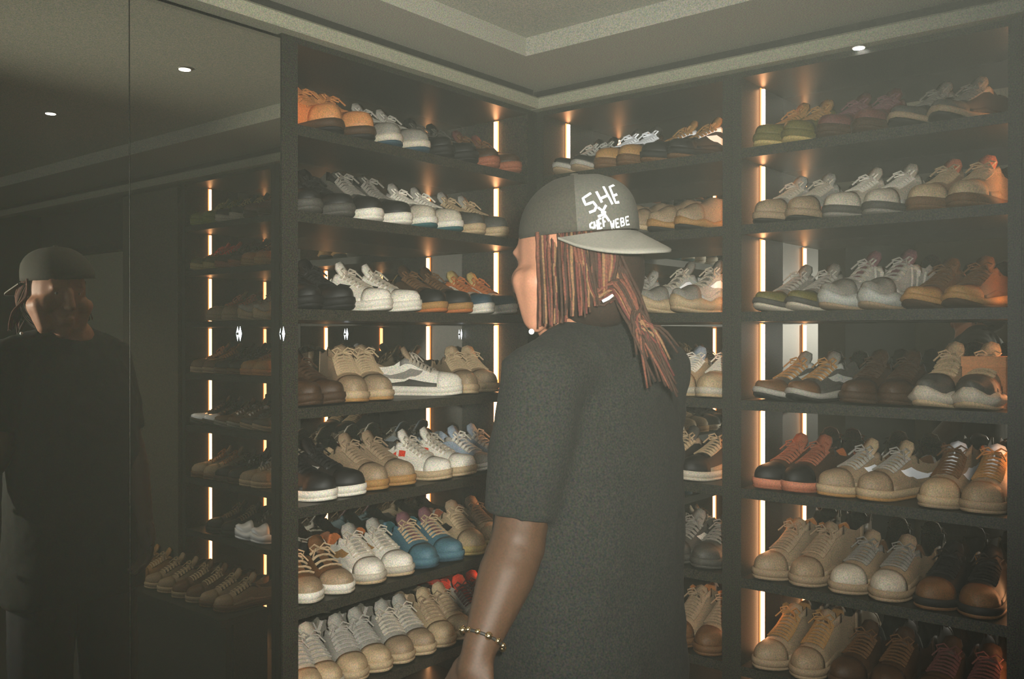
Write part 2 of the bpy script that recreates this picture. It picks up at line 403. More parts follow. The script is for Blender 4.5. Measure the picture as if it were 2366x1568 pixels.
    # tongue flap
    if P['laces']:
        mb = MB(); b0 = solid(.53, math.pi / 2); rise = .030 if st not in ('high', 'boot') else .024
        rows = [(b0 + Vector((0, 0, -.004)), .022), (b0 + Vector((-.016, 0, .010)), .024), (b0 + Vector((-.030, 0, .010 + rise * .55)), .023), (b0 + Vector((-.036, 0, .008 + rise)), .017)]
        vs = []
        for c, h in rows:
            for dx in (.0035, -.0035):
                for y in (-h, 0, h): vs.append(c + Vector((dx, y, -.35 * abs(y) + (dx * .5))))
        fs = []
        for i in range(3):
            a = i * 6
            for q in (0, 1): fs += [(a + q, a + q + 1, a + q + 7, a + q + 6), (a + q + 3, a + q + 4, a + q + 10, a + q + 9)]
            fs += [(a, a + 3, a + 9, a + 6), (a + 2, a + 5, a + 11, a + 8)]
        fs += [(18, 19, 22, 21), (19, 20, 23, 22), (0, 1, 4, 3), (1, 2, 5, 4)]
        v0, f0, _ = parts.get('tongue', ([], [], True)); nn = len(v0)
        parts['tongue'] = (v0 + vs, f0 + [tuple(i + nn for i in f) for f in fs], True)
        lb = MB(); k = P['laces']
        for i in range(k):
            s = .50 + .22 * i / (k - 1); dlt = .006
            for sg in ((1, -1) if i < k - 1 else (1,)):
                pts = []
                for q in range(5):
                    th = math.radians(52 + 76 * q / 4); ss = s + sg * dlt * (q / 4 - .5) * (2.6 if i < k - 1 else 0)
                    p_ = solid(ss, th); d_ = Vector((0, math.cos(th), math.sin(th)))
                    pts.append(p_ + d_ * .0032)
                lb.tube(pts, .0027, 4)
        b1 = solid(.50, math.pi / 2) + Vector((0, 0, .006))
        for sg in (1, -1):
            lb.tube([b1, b1 + Vector((-.004, sg * .014, .010)), b1 + Vector((.004, sg * .030, .004)), b1 + Vector((.010, sg * .022, -.006)), b1], .0024, 4, False)
            lb.tube([b1, b1 + Vector((.012, sg * .018, .002)), b1 + Vector((.026, sg * .032, -.016))], .0022, 4)
        parts['laces'] = (lb.v, lb.f, False)
    def side(s, t, sg):
        if s <= P['open']: p_ = wall(s, t, sg)
        else:
            th = t * math.radians(68); p_ = solid(s, th if sg > 0 else math.pi - th)
        return p_ + Vector((0, sg * .0022, .0008))
    def ribbon(path, sg):
        vs = []
        for s, t, h in path: vs += [side(s, t + h, sg), side(s, t, sg), side(s, t - h, sg)]
        return vs, [(i * 3 + q, i * 3 + q + 1, i * 3 + q + 4, i * 3 + q + 3) for i in range(len(path) - 1) for q in (0, 1)]
    tick = [(.10, .80, .012), (.17, .67, .035), (.24, .57, .06), (.31, .49, .085), (.38, .43, .11), (.45, .40, .13), (.51, .40, .145), (.56, .44, .14), (.60, .52, .11), (.625, .62, .06), (.635, .70, .012)]
    for sg in (1, -1):
        mb = MB().add(*ribbon(tick, sg)); parts['tick_emblem:%d' % sg] = (mb.v, mb.f, True)
        for c in (.40, .475, .55):
            mb = MB(); vs = []; 
            for q in range(5):
                t = .06 + .78 * q / 4; s = c + .035 - .075 * q / 4
                vs += [side(s - .014, t, sg), side(s + .014, t, sg)]
            mb.add(vs, [(i * 2, i * 2 + 1, i * 2 + 3, i * 2 + 2) for i in range(4)])
            parts['side_stripe:%d%.2f' % (sg, c)] = (mb.v, mb.f, True)
    for sg in (1, -1):
        for i, (s0, s1) in enumerate(((.36, .43), (.46, .54))):
            vs = []
            for q in range(4):
                s_ = s0 + (s1 - s0) * q / 3; vs += [side(s_, .38 - .05 * i + .02 * q, sg), side(s_, .62 - .05 * i + .02 * q, sg)]
            parts['side_patch:%d%d' % (sg, i)] = (vs, [(q * 2, q * 2 + 1, q * 2 + 3, q * 2 + 2) for q in range(3)], True)
    return parts
def raised(vs, fs, up=.0013, th=.0024):
    """an overlay that stands proud of the upper, with real edges"""
    bm = bmesh.new(); bv = [bm.verts.new(v) for v in vs]
    for f_ in fs:
        try: bm.faces.new([bv[i] for i in f_])
        except ValueError: pass
    bm.normal_update()
    c = sum((v.co for v in bm.verts), Vector()) / len(bm.verts); c.y = 0; c.z -= .05
    bmesh.ops.recalc_face_normals(bm, faces=bm.faces)
    if sum((f_.calc_center_median() - c).dot(f_.normal) for f_ in bm.faces) < 0:
        bmesh.ops.reverse_faces(bm, faces=bm.faces)
    bm.normal_update()
    for v in bm.verts: v.co += v.normal * up
    bmesh.ops.solidify(bm, geom=bm.faces[:], thickness=th)
    bm.verts.index_update()
    out = [v.co.copy() for v in bm.verts], [tuple(v.index for v in f_.verts) for f_ in bm.faces]
    bm.free(); return out
MESH = {}
def shoe_mesh(st, part, flip):
    key = (st, part, flip)
    if key not in MESH:
        if (st, None) not in MESH: MESH[(st, None)] = shoe_geom(st)
        g = MESH[(st, None)].get(part)
        if g is None: MESH[key] = None
        else:
            vs, fs, sm = g
            if part in ('toe_cap', 'heel_counter', 'eyestay', 'foxing'): vs, fs = raised(vs, fs)
            MESH[key] = mesh(st + '_' + part.split(':')[0], [(v.x, -v.y if flip else v.y, v.z) for v in vs], fs, sm)
    return MESH[key]
# colours as they read in the picture
COL = {
 'white': (202, 196, 182), 'offwhite': (172, 163, 146), 'cream': (166, 146, 116), 'beige': (140, 122, 98), 'tan': (160, 110, 68), 'wheat': (168, 118, 76),
 'brown': (98, 76, 54), 'darkbrown': (72, 60, 46), 'black': (52, 51, 44), 'charcoal': (78, 76, 68), 'grey': (122, 118, 108), 'lightgrey': (150, 146, 136), 'silver': (160, 160, 152),
 'teal': (60, 88, 88), 'navy': (60, 74, 79), 'blue': (80, 106, 114), 'paleblue': (140, 150, 160), 'red': (200, 72, 50), 'maroon': (98, 70, 62), 'orange': (164, 102, 62), 'rust': (136, 88, 66),
 'olive': (98, 92, 56), 'yellow': (166, 146, 96), 'green': (92, 110, 62), 'salmon': (178, 118, 92), 'bright': (236, 242, 250), 'gold': (190, 160, 90), 'gum': (150, 116, 74), 'mauve': (112, 84, 84), 'lime': (122, 128, 66),
}
def cm(n, kind=''):
    if n == 'bright': return mat('painted_flash_white', (.92, .95, 1.0), .3, 0, grain=.05, spec=.9, coat=.6)  # cold white stands in for flash returned by reflective trim
    c = seen(*COL[n])
    if kind == 'rubber': return mat(n + '_rubber', c, .7, grain=.34)
    if kind == 'lace': return mat(n + '_lace', c, .9, grain=.3)
    return mat(n + '_leather', c, .55, grain=.38)
ROWN = ['top', 'second', 'third', 'fourth', 'fifth', 'sixth', 'seventh', 'bottom']
RN = {'L': 'left rack', 'M': 'middle rack', 'R': 'right rack', 'B': 'mirrored rack', 'S': 'mirrored bench'}
UPPER_PARTS = ('upper', 'foxing', 'toe_cap', 'heel_counter', 'eyestay', 'tongue', 'lining', 'laces', 'midsole', 'outsole')
def shoe(st, pal, loc, rz, flip, label, group, kindname, emblem=None):
    r = empty(kindname, loc, rz, label=label, category='boot' if kindname == 'boot' else ('clog' if kindname == 'clog' else 'sneaker'), group=group)
    for p in UPPER_PARTS:
        me = shoe_mesh(st, p, flip)
        if me is None: continue
        base = pal.get(p)
        if base is None:
            base = pal['upper'] if p in ('foxing', 'toe_cap', 'heel_counter', 'eyestay', 'tongue') else pal.get({'lining': 'heel_counter', 'laces': 'tongue', 'midsole': 'upper', 'outsole': 'midsole'}[p], pal['upper'])
        link(p, me, cm(base, 'rubber' if p in ('midsole', 'outsole') else ('lace' if p == 'laces' else '')), r)
    if emblem:
        nm, c = emblem
        shoe_mesh(st, 'upper', flip)
        for key in MESH[(st, None)]:
            if key.startswith(nm): link(nm, shoe_mesh(st, key, flip), cm(c), r)
    return r
def pal(upper, mid, **kw): return dict(upper=upper, midsole=mid, **kw)
PLACED = {}
def put(rackid, row, cols, st, p, desc, rot=0, emblem=None, back=0.0, use_x=False):
    """queue one pair (or single shoe); cols are picture columns of the toes, or metres along the shelf with use_x"""
    for i, c in enumerate(cols):
        u = c if use_x else (px_on(c, 0, 0)[1] if rackid == 'L' else px_on(c, 1, 0)[0])
        a = math.radians(rot * (.6 if rackid in 'RM' else 1) + (1.5 if i % 2 else -1.5)); L = STY[st]['L']
        cen = u - L / 2 * math.sin(a)
        PLACED.setdefault((rackid, row), []).append(dict(c=cen, a=a, st=st, p=p, desc=desc, i=i, n=len(cols), emblem=emblem, back=back))
SPAN = {'L': (-.920, -.046), 'M': (.027, X12 - .014), 'R': (X12 + .042, X23 - .003), 'B': (X23 + .053, X34 + .003), 'S': (1.39, 2.61)}
def set_out_shoes():
    for (rackid, row), items in PLACED.items():
        items.sort(key=lambda d: d['c'])
        lo, hi = SPAN[rackid]
        for d in items:
            d['h'] = .5 * (STY[d['st']]['L'] * .93 * abs(math.sin(d['a'])) + .098 * math.cos(d['a']))
            d['w'] = .5 * .102 / math.cos(d['a'])
            d['want'] = d['c']
        for it in range(400):
            for d in items: d['c'] += (d['want'] - d['c']) * .02
            for p_, q in zip(items, items[1:]):
                need = p_['w'] + q['w'] + .10 * abs(math.sin(p_['a'] - q['a'])) * (.9 if abs(p_['a'] - q['a']) > .1 else 0)
                gap = q['c'] - p_['c']
                if gap < need:
                    e = (need - gap) / 2; p_['c'] -= e; q['c'] += e
            if items[0]['c'] - items[0]['h'] < lo: items[0]['c'] = lo + items[0]['h']
            if items[-1]['c'] + items[-1]['h'] > hi: items[-1]['c'] = hi - items[-1]['h']
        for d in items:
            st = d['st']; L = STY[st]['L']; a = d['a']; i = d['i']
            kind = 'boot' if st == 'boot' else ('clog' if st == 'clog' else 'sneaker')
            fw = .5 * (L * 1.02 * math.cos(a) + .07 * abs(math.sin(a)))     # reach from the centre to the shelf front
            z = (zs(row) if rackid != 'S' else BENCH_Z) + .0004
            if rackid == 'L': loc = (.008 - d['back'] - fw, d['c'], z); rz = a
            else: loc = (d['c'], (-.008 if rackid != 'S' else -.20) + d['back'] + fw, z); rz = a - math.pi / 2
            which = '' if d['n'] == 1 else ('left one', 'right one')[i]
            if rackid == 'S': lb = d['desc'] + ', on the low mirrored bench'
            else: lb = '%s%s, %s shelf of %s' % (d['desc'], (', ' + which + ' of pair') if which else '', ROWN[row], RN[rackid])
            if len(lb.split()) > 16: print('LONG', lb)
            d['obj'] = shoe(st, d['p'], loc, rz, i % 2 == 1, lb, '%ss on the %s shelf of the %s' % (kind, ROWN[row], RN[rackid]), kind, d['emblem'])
T = 'tick_emblem'
# --- left rack
put('L', 0, (797, 880), 'boot', pal('wheat', 'darkbrown', outsole='black', tongue='tan', lining='tan', laces='tan'), 'tall wheat-coloured work boot')
put('L', 0, (930, 985), 'court', pal('lightgrey', 'offwhite', outsole='navy', toe_cap='grey', heel_counter='grey'), 'pale grey sneaker with navy outsole')
put('L', 0, (1040, 1088), 'low', pal('black', 'black', laces='charcoal'), 'all-black low sneaker')
put('L', 0, (1150, 1196), 'low', pal('darkbrown', 'rust', outsole='rust', laces='brown', tongue='maroon'), 'dark sneaker with orange sole')
put('L', 1, (745, 795), 'low', pal('black', 'charcoal'), 'dim black sneaker')
put('L', 1, (872, 930), 'high', pal('charcoal', 'white', laces='grey', toe_cap='black', eyestay='black', tongue='charcoal', heel_counter='grey'), 'charcoal high-top sneaker with white sole', emblem=None)
put('L', 1, (992, 1042), 'court', pal('lightgrey', 'white', outsole='teal', heel_counter='teal', laces='white', toe_cap='offwhite'), 'white high-backed sneaker with teal outsole')
put('L', 1, (1108, 1160), 'court', pal('charcoal', 'cream', laces='cream', tongue='lightgrey', toe_cap='charcoal'), 'dark grey sneaker with cream laces')
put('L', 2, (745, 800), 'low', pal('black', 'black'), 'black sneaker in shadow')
put('L', 2, (905, 955), 'low', pal('white', 'white', heel_counter='white', lining='black', laces='offwhite'), 'white leather sneaker with black tick', rot=12, emblem=(T, 'black'))
put('L', 2, (1028, 1078), 'court', pal('darkbrown', 'gum', outsole='orange', laces='brown', toe_cap='black', eyestay='black'), 'dark brown sneaker with tan sole')
put('L', 2, (1122, 1164), 'low', pal('offwhite', 'white', foxing='navy', toe_cap='navy', eyestay='orange', tongue='yellow', laces='orange', heel_counter='red', lining='red', outsole='white'), 'multicoloured sneaker with red, orange and blue')
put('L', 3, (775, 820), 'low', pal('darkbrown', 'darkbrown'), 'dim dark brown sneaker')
put('L', 3, (893, 945), 'high', pal('beige', 'cream', laces='cream', toe_cap='beige', outsole='gum'), 'beige high-top sneaker with cream laces', rot=-24)
put('L', 3, (1040,), 'court', pal('white', 'white', eyestay='grey', foxing='charcoal', heel_counter='lightgrey', tongue='beige', laces='offwhite', toe_cap='white', lining='beige'), 'white and grey retro sneaker with tan lining', rot=34, emblem=(T, 'grey'))
put('L', 3, (1098, 1150), 'court', pal('beige', 'cream', laces='cream', outsole='cream', tongue='cream'), 'cream court sneaker', rot=-26)
put('L', 4, (752, 828), 'court', pal('black', 'white', outsole='white', laces='black'), 'black leather sneaker with white sole', rot=14, emblem=(T, 'lightgrey'))
put('L', 4, (905, 935), 'court', pal('beige', 'gum', lining='cream'), 'dim beige sneaker behind the white pair', back=.02)
put('L', 4, (1030, 1078), 'low', pal('white', 'cream', lining='beige', heel_counter='charcoal', laces='offwhite', toe_cap='white', outsole='cream'), 'white sneaker with small red patches', rot=12, emblem=('side_patch', 'red'))
put('L', 4, (1128, 1170), 'runner', pal('paleblue', 'white', laces='white', eyestay='lightgrey', lining='cream', toe_cap='lightgrey'), 'pale blue and white sneaker', rot=6)
put('L', 5, (748, 800), 'canvas', pal('brown', 'white', toe_cap='beige', foxing='black', outsole='offwhite', eyestay='black', laces='cream', heel_counter='black'), 'brown canvas skate shoe with black stripe', rot=-14)
put('L', 5, (873, 922), 'low', pal('white', 'offwhite', lining='orange', heel_counter='orange', laces='offwhite', tongue='lightgrey', outsole='cream'), 'white sneaker with orange lining', rot=-10, emblem=(T, 'gum'))
put('L', 5, (985, 1038), 'low', pal('blue', 'blue', laces='cream', tongue='mauve', outsole='navy', lining='teal'), 'blue suede sneaker with cream laces', rot=-12)
put('L', 5, (1096, 1146), 'court', pal('cream', 'yellow', lining='rust', heel_counter='grey', tongue='beige', laces='cream', outsole='yellow', toe_cap='cream'), 'cream sneaker with black tick', rot=-14, emblem=(T, 'black'))
put('L', 6, (748, 798), 'low', pal('offwhite', 'offwhite', toe_cap='cream', laces='lightgrey', lining='grey'), 'off-white sneaker nearest the mirror door', rot=-16, emblem=None)
put('L', 6, (852, 902), 'low', pal('lightgrey', 'cream', toe_cap='cream', laces='lightgrey', lining='grey'), 'off-white sneaker beside the nearest pair', rot=-16)
put('L', 6, (955, 1002), 'low', pal('lightgrey', 'cream', toe_cap='beige', laces='offwhite', lining='grey'), 'greyish sneaker with beige toe', rot=-16)
put('L', 6, (1056, 1100), 'low', pal('cream', 'cream', laces='beige', lining='beige'), 'plain cream sneaker', rot=-16)
put('L', 6, (1150, 1192), 'court', pal('offwhite', 'cream', lining='red', heel_counter='red', tongue='red', laces='maroon'), 'white sneaker with red heel', rot=-12)
# --- middle rack
put('M', 0, (1318, 1388), 'runner', pal('black', 'lightgrey', laces='silver', outsole='beige', eyestay='black', tongue='black'), 'black runner with thin reflective lines', rot=-22, emblem=('side_stripe', 'bright'))
put('M', 0, (1452, 1522), 'court', pal('black', 'brown', toe_cap='gum', foxing='brown', tongue='charcoal', laces='bright', outsole='brown', eyestay='darkbrown'), 'hiking sneaker, tan toe, white laces', rot=-14)
put('M', 0, (1592, 1655), 'low', pal('black', 'black', lining='gum', tongue='gum', laces='gum', outsole='brown', toe_cap='black', eyestay='bright'), 'black sneaker with white reflective side panels', rot=-46, emblem=(T, 'bright'))
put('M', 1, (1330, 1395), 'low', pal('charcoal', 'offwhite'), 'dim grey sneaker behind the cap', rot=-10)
put('M', 1, (1490, 1548), 'clog', pal('beige', 'cream', lining='brown', heel_counter='beige', toe_cap='beige', outsole='charcoal'), 'beige foam clog with dark lining', rot=-30)
put('M', 1, (1602, 1658), 'clog', pal('beige', 'gum', lining='black', heel_counter='beige', toe_cap='beige', outsole='black'), 'beige clog with black underside', rot=-34)
put('M', 2, (1505,), 'low', pal('lightgrey', 'cream'), 'light grey sneaker beside the hair', rot=-20)
put('M', 2, (1568, 1636), 'chunky', pal('silver', 'cream', laces='offwhite', tongue='grey', eyestay='lightgrey', toe_cap='grey', outsole='cream', lining='beige'), 'silver runner with wavy cream sole', rot=-38, emblem=(T, 'bright'))
put('M', 3, (1560, 1640), 'court', pal('cream', 'offwhite', laces='white', tongue='paleblue', lining='lightgrey', toe_cap='cream', outsole='cream'), 'cream sneaker facing forward', rot=2)
put('M', 4, (1560, 1636), 'court', pal('black', 'offwhite', laces='cream', eyestay='beige', foxing='beige', toe_cap='black', tongue='charcoal'), 'black sneaker with cream cords', rot=-26)
put('M', 5, (1570, 1640), 'low', pal('charcoal', 'charcoal', laces='grey', tongue='grey'), 'charcoal sneaker with white line', rot=-10, emblem=(T, 'white'))
put('M', 6, (1590, 1652), 'high', pal('beige', 'brown', laces='beige', toe_cap='brown', lining='tan'), 'dull beige high-top sneaker', rot=-6)
# --- right rack
put('R', 0, (1772, 1842), 'low', pal('olive', 'olive', tongue='gum', laces='gum', lining='gum', outsole='yellow'), 'olive sneaker with tan tongue', rot=-30)
put('R', 0, (1935, 2012), 'low', pal('maroon', 'darkbrown', laces='mauve'), 'maroon suede sneaker', rot=-24)
put('R', 0, (2152, 2265), 'runner', pal('black', 'beige', tongue='grey', laces='grey', lining='beige', eyestay='grey', outsole='black', toe_cap='charcoal'), 'black runner with pale sole', rot=-38)
put('R', 1, (1792, 1880), 'court', pal('lightgrey', 'beige', laces='offwhite', outsole='black', foxing='salmon', toe_cap='beige', lining='salmon'), 'light grey sneaker with painted orange glow', rot=-24)  # orange glow put into the salmon foxing and lining
put('R', 1, (1985, 2075), 'court', pal('offwhite', 'charcoal', laces='white', heel_counter='grey', foxing='lightgrey', outsole='grey', toe_cap='offwhite'), 'white leather sneaker with dark sole', rot=-34)
put('R', 1, (2185, 2280), 'court', pal('beige', 'brown', laces='cream', toe_cap='cream', tongue='salmon', lining='salmon'), 'cream and beige sneaker', rot=-20)
put('R', 2, (1780, 1865), 'runner', pal('grey', 'charcoal', laces='lightgrey', lining='gum', outsole='offwhite', toe_cap='olive', foxing='charcoal'), 'grey runner with dark green edge', rot=-34)
put('R', 2, (1957, 2060), 'chunky', pal('lightgrey', 'silver', laces='lightgrey', tongue='mauve', eyestay='offwhite', outsole='beige', toe_cap='grey'), 'pale chunky sneaker with white stripes', rot=-38, emblem=('side_stripe', 'white'))
put('R', 2, (2165, 2262), 'runner', pal('brown', 'gum', laces='brown', tongue='brown', lining='salmon', heel_counter='tan', toe_cap='gum', outsole='darkbrown'), 'brown runner with tan toe', rot=-24)
put('R', 3, (1790, 1868), 'runner', pal('charcoal', 'lightgrey', laces='gum', eyestay='silver', tongue='grey', outsole='black', toe_cap='brown', foxing='charcoal'), 'charcoal runner with shiny panels', rot=-34, emblem=(T, 'silver'))
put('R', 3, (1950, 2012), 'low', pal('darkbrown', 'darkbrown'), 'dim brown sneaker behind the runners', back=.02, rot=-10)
put('R', 3, (2120, 2212), 'chunky', pal('beige', 'offwhite', laces='cream', foxing='charcoal', toe_cap='charcoal', eyestay='cream', tongue='cream', lining='salmon', heel_counter='salmon', outsole='cream'), 'cream chunky sneaker with dark mudguard', rot=-12)
put('R', 4, (1752, 1830), 'court', pal('darkbrown', 'salmon', lining='orange', tongue='rust', laces='rust', heel_counter='rust', outsole='rust', toe_cap='black'), 'dark furry sneaker with salmon sole', rot=-26)
put('R', 4, (1925, 2000), 'court', pal('beige', 'cream', toe_cap='beige', laces='lightgrey', lining='brown', tongue='cream', outsole='gum', heel_counter='grey'), 'beige sneaker with flash glare painted on tick', rot=-40, emblem=(T, 'bright'))
put('R', 4, (2100,), 'high', pal('beige', 'cream', toe_cap='cream', laces='brown', tongue='bright', lining='brown', outsole='beige', foxing='brown'), 'beige high-top with flash glare painted on tongue', rot=-8, emblem=(T, 'bright'))  # white tongue colour paints in the flash glare, next shoe too
put('R', 4, (2240,), 'high', pal('beige', 'beige', toe_cap='beige', laces='gum', tongue='bright', lining='tan', heel_counter='salmon'), 'plain beige high-top with flash glare painted on tongue', rot=-4)
put('R', 5, (1790, 1876), 'high', pal('beige', 'beige', toe_cap='beige', lining='tan', laces='beige'), 'tall beige suede sneaker', rot=-22)
put('R', 5, (1950, 2040), 'court', pal('beige', 'beige', toe_cap='offwhite', laces='grey', tongue='beige', lining='brown', eyestay='grey'), 'beige and grey sneaker with pale toe', rot=-16)
put('R', 5, (2150, 2248), 'court', pal('black', 'black', toe_cap='brown', laces='black', outsole='brown', eyestay='black', lining='brown', heel_counter='gum'), 'black sneaker with dull brown toe', rot=-8)
put('R', 6, (1800, 1880), 'high', pal('beige', 'beige', lining='gum', laces='gum', toe_cap='beige'), 'beige high-top sneaker with tan lining', rot=-14)
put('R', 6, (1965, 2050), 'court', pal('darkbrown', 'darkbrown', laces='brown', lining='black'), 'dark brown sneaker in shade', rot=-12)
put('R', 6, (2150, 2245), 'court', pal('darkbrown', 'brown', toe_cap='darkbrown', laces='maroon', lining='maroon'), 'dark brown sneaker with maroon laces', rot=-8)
put('R', 7, (1810, 1895), 'court', pal('beige', 'beige'), 'beige sneaker near the floor', rot=-8)
# --- the rack seen only in the mirror doors
U = dict(use_x=True)
put('B', 0, (1.44, 1.55), 'court', pal('maroon', 'darkbrown', laces='rust'), 'dark red sneaker', rot=8, **U)
put('B', 0, (1.68, 1.78), 'low', pal('black', 'offwhite', laces='yellow'), 'black sneaker with white sole', rot=14, **U)
put('B', 0, (1.87, 1.96), 'low', pal('green', 'lime', toe_cap='lime', laces='lime'), 'lime green sneaker', rot=14, **U)
put('B', 1, (1.46, 1.57), 'low', pal('brown', 'gum', laces='rust', toe_cap='tan'), 'brown sneaker with gum sole', rot=14, **U)
put('B', 1, (1.69, 1.79), 'low', pal('darkbrown', 'rust'), 'dark brown sneaker with rust sole', rot=14, **U)
put('B', 1, (1.87, 1.96), 'low', pal('olive', 'yellow', laces='red', tongue='red'), 'olive sneaker with red laces', rot=14, **U)
put('B', 2, (1.46, 1.58), 'chunky', pal('lightgrey', 'cream', laces='beige'), 'pale grey chunky sneaker', rot=16, **U)
put('B', 2, (1.73, 1.85), 'court', pal('beige', 'beige', laces='salmon'), 'dull beige sneaker', rot=16, **U)
put('B', 3, (1.46, 1.57), 'court', pal('gum', 'tan', lining='rust', laces='rust'), 'tan sneaker', rot=18, **U)
put('B', 3, (1.69, 1.79), 'court', pal('black', 'brown'), 'black sneaker with brown sole', rot=14, **U)
put('B', 3, (1.87, 1.96), 'court', pal('brown', 'beige', laces='tan'), 'brown leather sneaker', rot=14, **U)
put('B', 4, (1.46, 1.57), 'runner', pal('charcoal', 'beige'), 'charcoal runner', rot=18, **U)
put('B', 4, (1.69, 1.79), 'runner', pal('brown', 'grey', eyestay='bright'), 'brown runner with shiny eyelets', rot=14, **U)
put('B', 4, (1.87, 1.96), 'runner', pal('black', 'charcoal', toe_cap='bright'), 'black runner with reflective toe', rot=14, **U)
put('B', 5, (1.46, 1.57), 'court', pal('beige', 'cream', laces='offwhite'), 'beige sneaker', rot=22, emblem=(T, 'white'), **U)
put('B', 5, (1.70, 1.80), 'court', pal('black', 'darkbrown'), 'black striped sneaker', rot=20, emblem=('side_stripe', 'bright'), **U)
put('B', 5, (1.88, 1.97), 'court', pal('beige', 'brown', laces='tan'), 'dusty beige sneaker', rot=20, **U)
put('B', 6, (1.47, 1.60), 'chunky', pal('charcoal', 'bright', toe_cap='bright', eyestay='silver'), 'black patterned sneaker with bright sole', rot=22, **U)
put('B', 6, (1.74, 1.86), 'court', pal('black', 'black', laces='beige'), 'black sneaker with pale straps', rot=18, **U)
BENCH_Z = EYE + ZK[7] + TH
bn = empty('low_bench', (2.0, -.10, 0), label='low dark bench with a row of shoes, reflected in the mirror doors', category='bench')
box('bench_top', (-.62, .62, -.13, .09, BENCH_Z - .03, BENCH_Z), M_RACK, bn)
box('bench_front', (-.6, .6, -.10, -.07, 0, BENCH_Z - .03), M_RACK, bn)
for x in (-.61, .585): box('bench_end', (x, x + .025, -.07, .09, 0, BENCH_Z - .03), M_RACK, bn)
bl = [('beige', 'brown', 'dull beige sneaker at the bench\'s near end'), ('brown', 'beige', 'brown sneaker with beige sole'), ('beige', 'cream', 'beige sneaker with cream sole'),
      ('gum', 'brown', 'tan sneaker with brown sole'), ('brown', 'gum', 'dark tan sneaker')]
for i, (u, m_, d_) in enumerate(bl):
    for j in range(2):
        x = 1.47 + i * .225 + j * .108
        put('S', 7, (x,), 'court' if i % 2 else 'low', pal(u, m_, laces='cream', lining='darkbrown', eyestay='darkbrown' if i % 2 == 0 else u), d_ + (', one of two' if 0 else (', nearer twin' if j == 0 else ', farther twin')), rot=12, use_x=True)
set_out_shoes()
# small red patches on the white sneaker of the fifth shelf, and a tan box on the right rack
p = px_on(2300, 1, .16)
bx = empty('shoe_box', (p[0] - .012, .17, zs(3) + .0004), label='tan cardboard box behind the cream chunky pair, right rack', category='box')
box('box_body', (-.05, .05, -.06, .06, 0, .105), mat('tan_card', seen(176, 124, 86), .8, grain=.2), bx)
box('box_lid', (-.052, .052, -.062, .062, .098, .122), mat('tan_card_lid', seen(184, 132, 92), .8, grain=.2), bx)

# ---------------------------------------------------------------- the man
EP = 1.35
def skin_to_mesh(mb, voxel, smooth=6, disp=None):
    """weld overlapping volumes into one continuous smooth surface"""
    me = mesh('weld', mb.v, mb.f); o = bpy.data.objects.new('weld', me); C.objects.link(o)
    r = o.modifiers.new('r', 'REMESH'); r.mode = 'VOXEL'; r.voxel_size = voxel; r.use_smooth_shade = True
    sm = o.modifiers.new('s', 'SMOOTH'); sm.iterations = smooth; sm.factor = .5
    if disp:
        for strength, size in disp:
            tx = bpy.data.textures.new('folds', 'CLOUDS'); tx.noise_scale = size
            dm = o.modifiers.new('d', 'DISPLACE'); dm.texture = tx; dm.strength = strength; dm.mid_level = .5; dm.texture_coords = 'GLOBAL'
    dg = bpy.context.evaluated_depsgraph_get()
    out = bpy.data.meshes.new_from_object(o.evaluated_get(dg))
    bpy.data.objects.remove(o); out.materials.clear(); out.materials.append(None)
    return out
f = cv(-.75, .66); lf_ = cv(-.66, -.75); UP = Vector((0, 0, 1))
nape = at(1412, 702, 1.45)
base = Vector((nape.x, nape.y, 0)) + f * .045
man = empty('person', base, 0, label='person in a backwards grey cap, black T-shirt and long locs, seen from behind', category='person')
def rel(m_): 
    m_.v = [v - base for v in m_.v]; return m_
lsh, rsh = at(1254, 866, 1.33), at(1512, 846, 1.55)
lel, lwr = at(1196, 1258, 1.33), at(1108, 1496, 1.25)
rel_ = rsh + f * .07 + Vector((0, 0, -.285)) - lf_ * .03; rwr = rel_ + f * .16 + Vector((0, 0, -.19)) + lf_ * .05
hc = at(1326, 588, 1.44)
hf0 = cv(-.80, .60); hl = cv(-.60, -.80); pt = math.radians(10)
hf = hf0 * math.cos(pt) - UP * math.sin(pt); hu = UP * math.cos(pt) + hf0 * math.sin(pt); HA = (hf, hl, hu)
TA = (f, lf_, UP)
pel = base + UP * .97
b = MB()
b.ball(hc, (.098, .076, .112), HA, 20, 14)
b.ball(hc + hf * .028 - hu * .055, (.066, .056, .066), HA, 16, 12); b.ball(hc + hf * .068 - hu * .108, .021)
for sg in (1, -1):
    b.ball(hc + hf * .066 + hl * (.046 * sg) - hu * .030, (.026, .026, .026), HA)
    b.ball(hc + hl * (.070 * sg) - hf * .006 - hu * .030, (.018, .009, .030), HA)
    b.ball(hc + hf * .084 + hl * (.030 * sg) + hu * .020, (.010, .019, .007), HA)
b.limb(hc + hf * .100 + hu * .010, .009, hc + hf * .116 - hu * .030, .013)
b.ball(hc + hf * .106 + hl * .011 - hu * .034, .008); b.ball(hc + hf * .106 - hl * .011 - hu * .034, .008)
b.ball(hc + hf * .092 - hu * .066, (.014, .024, .007), HA); b.ball(hc + hf * .090 - hu * .078, (.014, .021, .008), HA)
for fl_ in (0, 1):
    def mr(p_): return p_ - hl * (2 * fl_ * (p_ - hc).dot(hl))
    b.limb(mr(at(1210, 648, 1.418)), .0195, mr(at(1230, 736, 1.430)), .0165); b.limb(mr(at(1240, 650, 1.405)), .026, mr(at(1240, 745, 1.425)), .017); b.limb(mr(at(1225, 690, 1.424)), .018, hc + hf * .07 - hu * .10, .020)
b.limb(mr(at(1230, 738, 1.430)), .016, at(1230, 738, 1.430), .016)
b.limb(nape + f * .045 - UP * .06, .060, hc - hf * .012 - hu * .07, .055)
